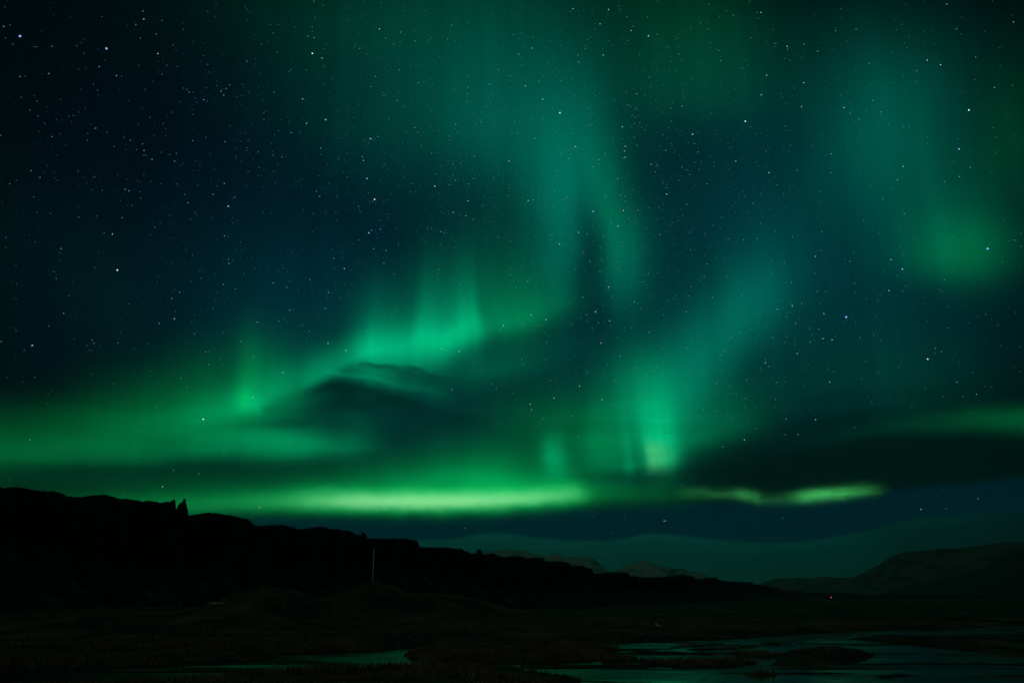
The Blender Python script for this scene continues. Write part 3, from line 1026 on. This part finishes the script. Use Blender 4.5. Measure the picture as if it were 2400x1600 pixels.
# ------------------------------------------------------------------ stars
DOME = 90000.0
STAR_M = {
    'w': (0.65, 0.97, 1.0), 'b': (0.20, 0.45, 1.0), 'r': (1.0, 0.72, 0.74), 't': (0.35, 0.85, 0.75),
}
ZA = [(137,250,'3b'),(25,183,'2b'),(68,173,'1b'),(37,264,'1b'),(88,305,'1b'),(235,322,'1b'),(253,323,'1b'),(357,320,'1'),(733,335,'3b'),(1088,370,'2'),(683,460,'2b'),(335,508,'2b'),(803,522,'2b'),(838,525,'1b'),(990,133,'2'),(936,170,'1'),(985,77,'1'),(578,367,'1b'),(527,316,'1b'),(659,884,'2b'),(739,911,'1b'),(992,1038,'2'),(990,1070,'1'),(982,992,'1'),(1047,1098,'2b'),(1203,1112,'2'),(1116,511,'1b'),(999,615,'1'),(1222,460,'1'),(1192,312,'1'),(1264,204,'1b'),(1700,68,'1'),(1479,114,'1'),(2162,9,'1'),(1430,80,'1b'),(2151,186,'1b'),(2153,214,'1b'),(2120,251,'2'),(2162,259,'2'),(2152,369,'3'),(2219,401,'2'),(2245,300,'1'),(2003,483,'1'),(1702,423,'1'),(1789,509,'1'),(2288,543,'1'),(2226,581,'1'),(1421,604,'1b'),(1490,590,'1b'),(1523,628,'2b'),(1541,657,'2b'),(1557,612,'1'),(1403,687,'2b'),(1425,698,'1b'),(1355,704,'1'),(1265,608,'1'),(1288,618,'1'),(1302,634,'1'),(1712,635,'1'),(1669,580,'1b'),(1583,586,'1'),(1635,665,'1'),(1887,636,'1'),(2085,683,'2'),(2243,826,'3b'),(2112,850,'2'),(1996,835,'1b'),(2007,914,'2'),(2073,922,'1'),(1919,902,'1b'),(1890,931,'1b'),(1550,976,'2b'),(1710,969,'1b'),(1706,1018,'1b'),(1700,1038,'1b'),(1328,790,'1'),(1032,809,'1b'),(1419,948,'1'),(1328,970,'1'),(1144,937,'1b'),(1584,868,'1'),(2211,1020,'2b'),(2211,1065,'1'),(2334,1088,'1'),(1378,1140,'1b'),(1110,1050,'1b'),(1880,1069,'1'),(1942,1081,'1'),(1778,1209,'1'),(2180,1318,'2b'),(2202,1353,'2b'),(1545,1265,'2b'),(1496,1282,'1b'),(1468,1338,'2b'),(1294,1397,'2'),(1573,1421,'3b'),(1617,1359,'1'),(971,1366,'1b'),(964,1321,'1'),(862,1304,'2b'),(888,1315,'2b'),(829,1382,'1b'),(909,1415,'1b'),(275,1223,'1'),(214,1176,'1'),(358,942,'1'),(309,851,'1'),(263,799,'1b'),(475,804,'1'),(505,797,'1b'),(145,672,'1b'),(138,528,'1'),(205,760,'1'),(255,697,'1b'),(602,965,'1'),(898,968,'1'),(854,946,'1b'),(645,583,'1'),(672,622,'1'),(991,1202,'1b'),(644,1222,'1'),(2160,1472,'1'),(1811,1461,'1'),(1103,1535,'1b'),(665,1490,'1b'),(252,1461,'1b'),(348,1470,'1')]
ZB = [(137,113,'1'),(263,200,'2'),(406,223,'2b'),(760,175,'2b'),(499,214,'1b'),(573,77,'1b'),(125,335,'1'),(305,265,'1'),(361,305,'1'),(508,284,'1'),(605,277,'1'),(400,484,'1'),(234,528,'2b'),(202,598,'2b'),(1184,240,'1'),(1315,333,'2'),(1223,373,'2b'),(1597,62,'2'),(1842,67,'2'),(1783,166,'2'),(1969,118,'1'),(1998,212,'2'),(2116,248,'3b'),(1683,337,'1'),(1805,380,'2'),(1630,381,'1'),(1635,425,'1'),(2325,374,'1'),(1022,580,'2b'),(1268,592,'2'),(1511,559,'1'),(871,602,'1'),(529,571,'1'),(613,548,'1b'),(631,577,'1b'),(865,702,'1'),(868,645,'1'),(387,694,'2b'),(1015,676,'1b'),(1387,685,'2'),(1506,778,'3'),(1195,840,'1'),(964,842,'1'),(788,858,'2b'),(506,880,'2b'),(745,940,'1'),(803,915,'1'),(252,941,'2b'),(201,956,'3b'),(186,985,'1b'),(144,1080,'2'),(153,1106,'2r'),(176,1230,'3b'),(644,1282,'3b'),(229,1374,'3r'),(131,1458,'1b'),(124,1445,'1b'),(553,1003,'1'),(622,1056,'1'),(736,1111,'1b'),(768,1129,'1'),(915,1075,'1'),(1155,1110,'2r'),(1027,960,'1b'),(1333,953,'1'),(1714,862,'1'),(1613,1010,'2'),(1775,1101,'2b'),(1487,1182,'1'),(1515,1072,'1'),(1567,1093,'1'),(1734,1150,'1'),(1818,1061,'1'),(1936,875,'2'),(2003,796,'1'),(2031,748,'1'),(2220,588,'1b'),(2033,648,'1'),(1973,724,'1'),(2020,949,'1'),(1957,1009,'2'),(1950,1041,'2'),(1955,1085,'2'),(2237,1036,'2b'),(2177,1141,'2b'),(2134,1137,'1'),(2164,1184,'1'),(1903,1231,'1'),(1923,1347,'1'),(1956,1353,'1'),(2242,1337,'2'),(2242,1294,'1'),(2346,731,'2b'),(2345,1154,'1b'),(1944,1450,'2r'),(2045,1450,'1'),(1735,1457,'3b'),(1531,1461,'1'),(1322,1376,'2b'),(1287,1382,'2'),(1469,1322,'1'),(1156,1300,'1'),(873,1384,'2'),(772,1463,'2r'),(855,1486,'1'),(1058,1425,'1b'),(876,1267,'1'),(746,1273,'1'),(786,1242,'1'),(913,1230,'1'),(1907,1557,'2'),(908,1513,'1')]
ZC = [(179,34,'1b'),(350,109,'1'),(540,87,'2'),(515,88,'1'),(123,158,'1'),(472,262,'1b'),(720,321,'2'),(723,340,'1'),(740,416,'1b'),(820,399,'1b'),(434,413,'1b'),(261,420,'2b'),(411,468,'1'),(579,519,'2'),(834,571,'2'),(768,608,'1b'),(543,652,'2'),(677,649,'1b'),(432,836,'3'),(68,926,'3b'),(820,736,'2'),(743,900,'1b'),(508,925,'1b'),(538,919,'1b'),(1112,742,'2'),(1152,783,'1'),(1218,821,'2b'),(1089,656,'1b'),(1230,912,'1b'),(1136,1015,'1b'),(1025,1060,'2b'),(1310,694,'1'),(1366,771,'1'),(1288,439,'1'),(1187,480,'1b'),(1686,414,'2'),(1778,447,'2'),(1612,489,'1'),(2020,394,'1'),(1888,200,'1'),(1821,29,'2b'),(2280,152,'2b'),(2150,604,'2b'),(1973,759,'3'),(1898,958,'1b'),(1905,1027,'3b'),(1870,1116,'1b'),(1982,1154,'1'),(1907,1217,'2b'),(1803,1252,'1'),(1521,1147,'2'),(1481,1238,'2b'),(1451,1300,'1b'),(1293,1273,'1b'),(1379,1369,'1'),(1529,1474,'1'),(1019,1191,'2b'),(862,1148,'1b'),(790,1172,'1'),(849,1215,'1b'),(595,1190,'2'),(639,1216,'1b'),(649,1274,'1'),(734,1282,'1b'),(367,1110,'2'),(214,1120,'1b'),(417,1320,'1b'),(427,1356,'1b'),(490,1307,'1b'),(506,1115,'1b'),(137,828,'1b'),(169,1267,'1'),(49,1203,'1'),(484,1402,'1'),(269,1497,'1'),(107,1046,'1'),(82,990,'1'),(602,1438,'1b'),(1561,879,'1b'),(1802,1560,'1b'),(1195,202,'1'),(1055,213,'1'),(928,354,'1'),(837,306,'1')]
ZD = [(774,46,'2'),(808,294,'3'),(421,146,'2b'),(222,812,'3b'),(438,591,'2b'),(473,470,'1b'),(206,1462,'2b'),(240,1030,'1b'),(8,785,'1'),(889,527,'1'),(1097,660,'2b'),(1202,629,'2'),(1183,489,'2b'),(1237,446,'2b'),(1314,372,'1'),(1539,391,'2b'),(1623,423,'1'),(1545,58,'2'),(1571,63,'1'),(1578,247,'2'),(1377,301,'1b'),(1327,192,'1'),(1282,155,'1b'),(1469,554,'1b'),(1772,652,'2b'),(1882,381,'2b'),(1921,644,'1'),(2076,681,'1b'),(2132,715,'1'),(2265,449,'2b'),(2255,484,'1b'),(2242,557,'2b'),(2299,212,'2b'),(2285,149,'1b'),(2136,358,'1'),(2260,797,'2'),(1949,1000,'2'),(1743,1169,'2'),(1400,1320,'3r'),(1466,1134,'1'),(1246,1037,'1'),(1033,988,'1b'),(781,1080,'1b'),(1437,944,'1'),(1341,732,'1'),(1661,785,'1'),(1749,896,'1'),(811,795,'1'),(635,775,'1'),(647,797,'1'),(1976,413,'1'),(1998,569,'1'),(367,304,'1b'),(40,69,'1b'),(2342,1523,'1'),(1543,1543,'1')]
ZE = [(189,37,'3b'),(208,19,'2b'),(269,10,'2b'),(686,29,'2b'),(711,38,'1'),(222,147,'2'),(309,159,'2b'),(293,246,'2b'),(20,284,'2'),(22,391,'1'),(671,289,'1'),(815,387,'1'),(361,321,'1'),(284,606,'1b'),(359,609,'1b'),(846,518,'2b'),(801,592,'1b'),(33,847,'2'),(691,836,'2'),(812,854,'2r'),(742,1023,'1b'),(761,1117,'2b'),(1117,677,'2r'),(1090,707,'1'),(1191,650,'1b'),(1255,664,'1'),(1307,603,'2'),(1411,634,'2'),(1400,722,'1b'),(1667,480,'2b'),(1751,581,'3b'),(1842,410,'2'),(2020,511,'2b'),(1848,643,'2'),(1772,659,'1'),(1690,602,'1'),(1788,796,'2r'),(1919,886,'2b'),(2036,968,'1'),(2110,1010,'1'),(2158,990,'1'),(2209,1015,'1'),(1640,1092,'2'),(1442,1053,'1'),(1242,907,'1'),(1465,1174,'2'),(1302,1216,'2'),(1310,1252,'2b'),(1798,1185,'2'),(1589,1300,'1'),(1395,1316,'1'),(1634,1436,'1'),(2090,1456,'1'),(1503,114,'2'),(1634,35,'2'),(1692,47,'1'),(1163,327,'1'),(1282,370,'1'),(2198,48,'1'),(2117,318,'1'),(2123,719,'1'),(2045,1181,'1'),(819,1470,'1'),(1034,1080,'1'),(1185,1141,'1b')]
ZF = [(1127,617,'3b'),(1689,906,'3'),(2102,146,'3b'),(1515,287,'3b'),(1436,222,'2'),(1422,435,'2'),(1189,446,'1b'),(1152,232,'2b'),(1178,176,'1b'),(1120,219,'1b'),(915,200,'2'),(698,253,'1b'),(678,286,'1b'),(750,380,'1'),(927,443,'1'),(820,524,'1'),(755,539,'2'),(973,594,'2'),(937,699,'1'),(966,765,'2'),(1030,774,'2'),(893,739,'1'),(880,787,'1'),(779,660,'2b'),(790,868,'2'),(649,562,'1'),(718,614,'1'),(571,932,'2'),(1013,1063,'2'),(1261,922,'1b'),(1350,1004,'1b'),(1223,761,'1'),(1784,853,'1'),(1743,831,'1'),(1890,1065,'2b'),(2025,1148,'2b'),(2132,1100,'1b'),(1797,1162,'1b'),(1673,1106,'1b'),(1931,1163,'1b'),(711,1318,'2b'),(916,1324,'2'),(796,1425,'2b'),(426,1462,'2'),(278,1511,'2b'),(347,1305,'1b'),(230,1262,'1b'),(242,1266,'1b'),(262,1287,'1b'),(707,1428,'1'),(640,1182,'1'),(621,1034,'1b'),(648,1068,'1'),(237,1072,'1'),(24,581,'2b'),(55,408,'1'),(206,481,'1'),(286,853,'1'),(259,878,'1'),(334,758,'1'),(318,553,'1b'),(391,726,'1'),(408,466,'1'),(420,86,'1'),(514,77,'1'),(320,79,'1'),(56,155,'1'),(168,252,'1'),(757,65,'1'),(958,27,'1'),(1307,20,'1b'),(1535,403,'1b'),(2172,673,'1b'),(2293,585,'1b'),(2322,823,'1b'),(1859,65,'1b'),(2287,88,'1'),(2327,993,'1b'),(1582,86,'1b'),(612,321,'1'),(148,342,'1')]
stars = []
for zone, ox, oy in ((ZA, 0, 0), (ZB, 800, 0), (ZC, 1600, 0), (ZD, 0, 533), (ZE, 800, 533), (ZF, 1600, 533)):
    stars += [(ox + x / 2.94, oy + y / 2.94, int(k[0]), k[1:] or 'w') for x, y, k in zone]
stars += [(381, 1140, 2, 'w'), (292, 1156, 1, 'w'), (466, 1110, 1, 'w'), (406, 1101, 1, 'w'), (608, 1189, 2, 'r'), (747, 1160, 1, 'w'), (732, 1219, 1, 'w'), (814, 1224, 1, 'w'), (1035, 1198, 1, 'w'), (1090, 1238, 1, 'w'), (1199, 1234, 1, 'w'), (1557, 1220, 2, 'w'), (1562, 1220, 1, 'w'), (1432, 1246, 1, 't'), (1836, 1213, 1, 't'), (1659, 1237, 1, 't'), (2159, 1193, 2, 'w'), (2293, 1168, 2, 'b'), (2217, 1191, 1, 't'), (2209, 1148, 1, 'b')]


def density(x, y):
    g = lambda a, b, c, d: np.exp(-((x - a) / c) ** 2 - ((y - b) / d) ** 2)
    v = 0.10 + 0.24 * g(560, 420, 330, 330) + 0.75 * g(1000, 520, 330, 260) + 0.85 * g(1480, 450, 300, 300) + 0.6 * g(1800, 780, 260, 200) + 0.4 * g(1250, 150, 500, 200) + 0.25 * g(1350, 900, 300, 150)
    v = v * np.where(y > 960, 0.45, 1.0)
    v = v * np.where((x > 640) & (x < 1080) & (y > 880) & (y < 1010), 0.05, 1.0)
    v = v * np.where((x > 1600) & (y > 1010) & (y < 1160), 0.0, 1.0)
    v = v * np.where((y > 1232) | ((x > 1950) & (y > 1195)), 0.0, 1.0)
    return np.clip(v, 0, 1)


cand = np.column_stack([RNG.random(30000) * 2500 - 50, RNG.random(30000) * 1290 - 50])
cand = cand[RNG.random(30000) < density(cand[:, 0], cand[:, 1]) * 0.34]
OCT_V = np.array([(1, 0, 0), (-1, 0, 0), (0, 1, 0), (0, -1, 0), (0, 0, 1), (0, 0, -1)], float)
OCT_F = np.array([(0, 2, 4), (2, 1, 4), (1, 3, 4), (3, 0, 4), (2, 0, 5), (1, 2, 5), (3, 1, 5), (0, 3, 5)])
bag = {}


def put_star(x, y, r_px, key):
    p = np.array(ray(x, y)) * DOME + np.array((0, 0, H))
    bag.setdefault(key, []).append((p, r_px / 796.0 * DOME))


for x, y in cand:
    u = RNG.random()
    blue = x < 1000 and y < 760
    c = RNG.choice(['b', 'w', 't'], p=[.5, .3, .2] if blue else [.15, .35, .5])
    put_star(x, y, 0.20 + 0.20 * u ** 3, ('0', c))
bright = []
for x, y, k, c in stars:
    if c == 'w' and k < 3 and x < 900 and y < 720 and RNG.random() < 0.6:
        c = 'b'
    if k == 3:
        bright.append((x, y, c))
    elif k == 2:
        put_star(x, y, 0.48, ('2', c))
    else:
        put_star(x, y, 0.36, ('1', c))
mats, tris, verts, idx = [], [], [], []
off = 0
for mi, (key, lst) in enumerate(bag.items()):
    mats.append(emitter('starlight', STAR_M[key[1]], {'0': 0.36, '1': 0.50, '2': 0.90}[key[0]]))
    for p, r in lst:
        verts.append(OCT_V * r + p)
        tris.append(OCT_F + off)
        idx += [mi] * 8
        off += 6
so = mesh_obj('stars', np.vstack(verts), np.vstack(tris), mats[0], smooth_shade=False)
for m in mats[1:]:
    so.data.materials.append(m)
so.data.polygons.foreach_set('material_index', np.array(idx, np.int32))
so['kind'] = 'stuff'

bright_mat = {c: emitter('bright_starlight', {'b': (0.28, 0.42, 1.0), 'w': (0.8, 1.0, 1.0), 'r': (1.0, 0.80, 0.84)}[c], 1.25) for c in 'bwr'}
NAMES = {
    (47, 85): 'brightest blue star of the black sky corner, among a few dimmer blue ones',
    (249, 114): 'bright blue star in the black upper sky, right of the brightest corner star',
    (732, 126): 'white star below four faint ones, at the left rim of the upper veil',
    (763, 281): 'bluish star on the edge between the dark blue sky and the upper green veil',
    (535, 483): 'blue star in the middle of the dark blue sky, left of a reddish one',
    (1520, 84): 'blue white star high in the dim green sky, right of the top of the veil',
    (1312, 265): 'white star inside the bright upper green veil',
    (868, 325): 'deep blue star at the dark side of the veil, topmost of a vertical row',
    (860, 418): 'blue violet star between the deep blue star above and the pink star below',
    (1019, 436): 'lone blue violet star on the dark side of the central veil',
    (878, 467): 'pink star below the blue violet one in the dark blue sky',
    (1390, 496): 'pale blue star between the two hanging strands of the central veil',
    (1747, 284): 'white star in the dark gap between the central veil and the right patch',
    (1623, 315): 'blue star right beside the dark edge of the central veil',
    (2271, 258): 'white star on the dim right rim of the upper right patch',
    (2248, 349): 'pale blue star, topmost of a pair above the right green patch',
    (275, 633): 'white star alone in the dark left sky above the left green light',
    (76, 809): 'blue star low in the dark left sky, close above the left green light',
    (476, 982): 'orange pink star in the left green light, below the short green ray',
    (864, 546): 'deep blue star with two smaller blue ones close beside it',
    (1396, 731): 'blue star in the dark gap under the hanging strands of the veil',
    (1983, 743): 'brightest white blue star of the right half, in the open dark sky',
    (2174, 841): 'white star above the dark cloud on the right',
    (2315, 583): 'bright pale blue star inside the round green patch on the right',
    (2115, 631): 'close pair seen as one pale star, left below the round green patch',
}
BV, BF = [], []
_t = (1 + 5 ** 0.5) / 2
for s1 in (-1, 1):
    for s2 in (-_t, _t):
        BV += [(0, s1, s2), (s1, s2, 0), (s2, 0, s1)]
ico_m = bpy.data.meshes.new('star_ball')
import bmesh
for x, y, c in bright:
    near = min(NAMES, key=lambda q: (q[0] - x) ** 2 + (q[1] - y) ** 2)
    if (near[0] - x) ** 2 + (near[1] - y) ** 2 > 64:
        print('no label for star', x, y)
    bm = bmesh.new()
    big = near in ((47, 85), (1983, 743), (2315, 583), (249, 114))
    bmesh.ops.create_icosphere(bm, subdivisions=1, radius=(0.92 if big else 0.64) / 796.0 * DOME)
    me = bpy.data.meshes.new('bright_star')
    bm.to_mesh(me)
    bm.free()
    me.materials.append(bright_mat[c])
    o = bpy.data.objects.new('bright_star', me)
    COL.objects.link(o)
    o.location = Vector(ray(x, y)) * DOME + Vector((0, 0, H))
    tag(o, NAMES[near], 'star', 'brightest stars of the night sky')
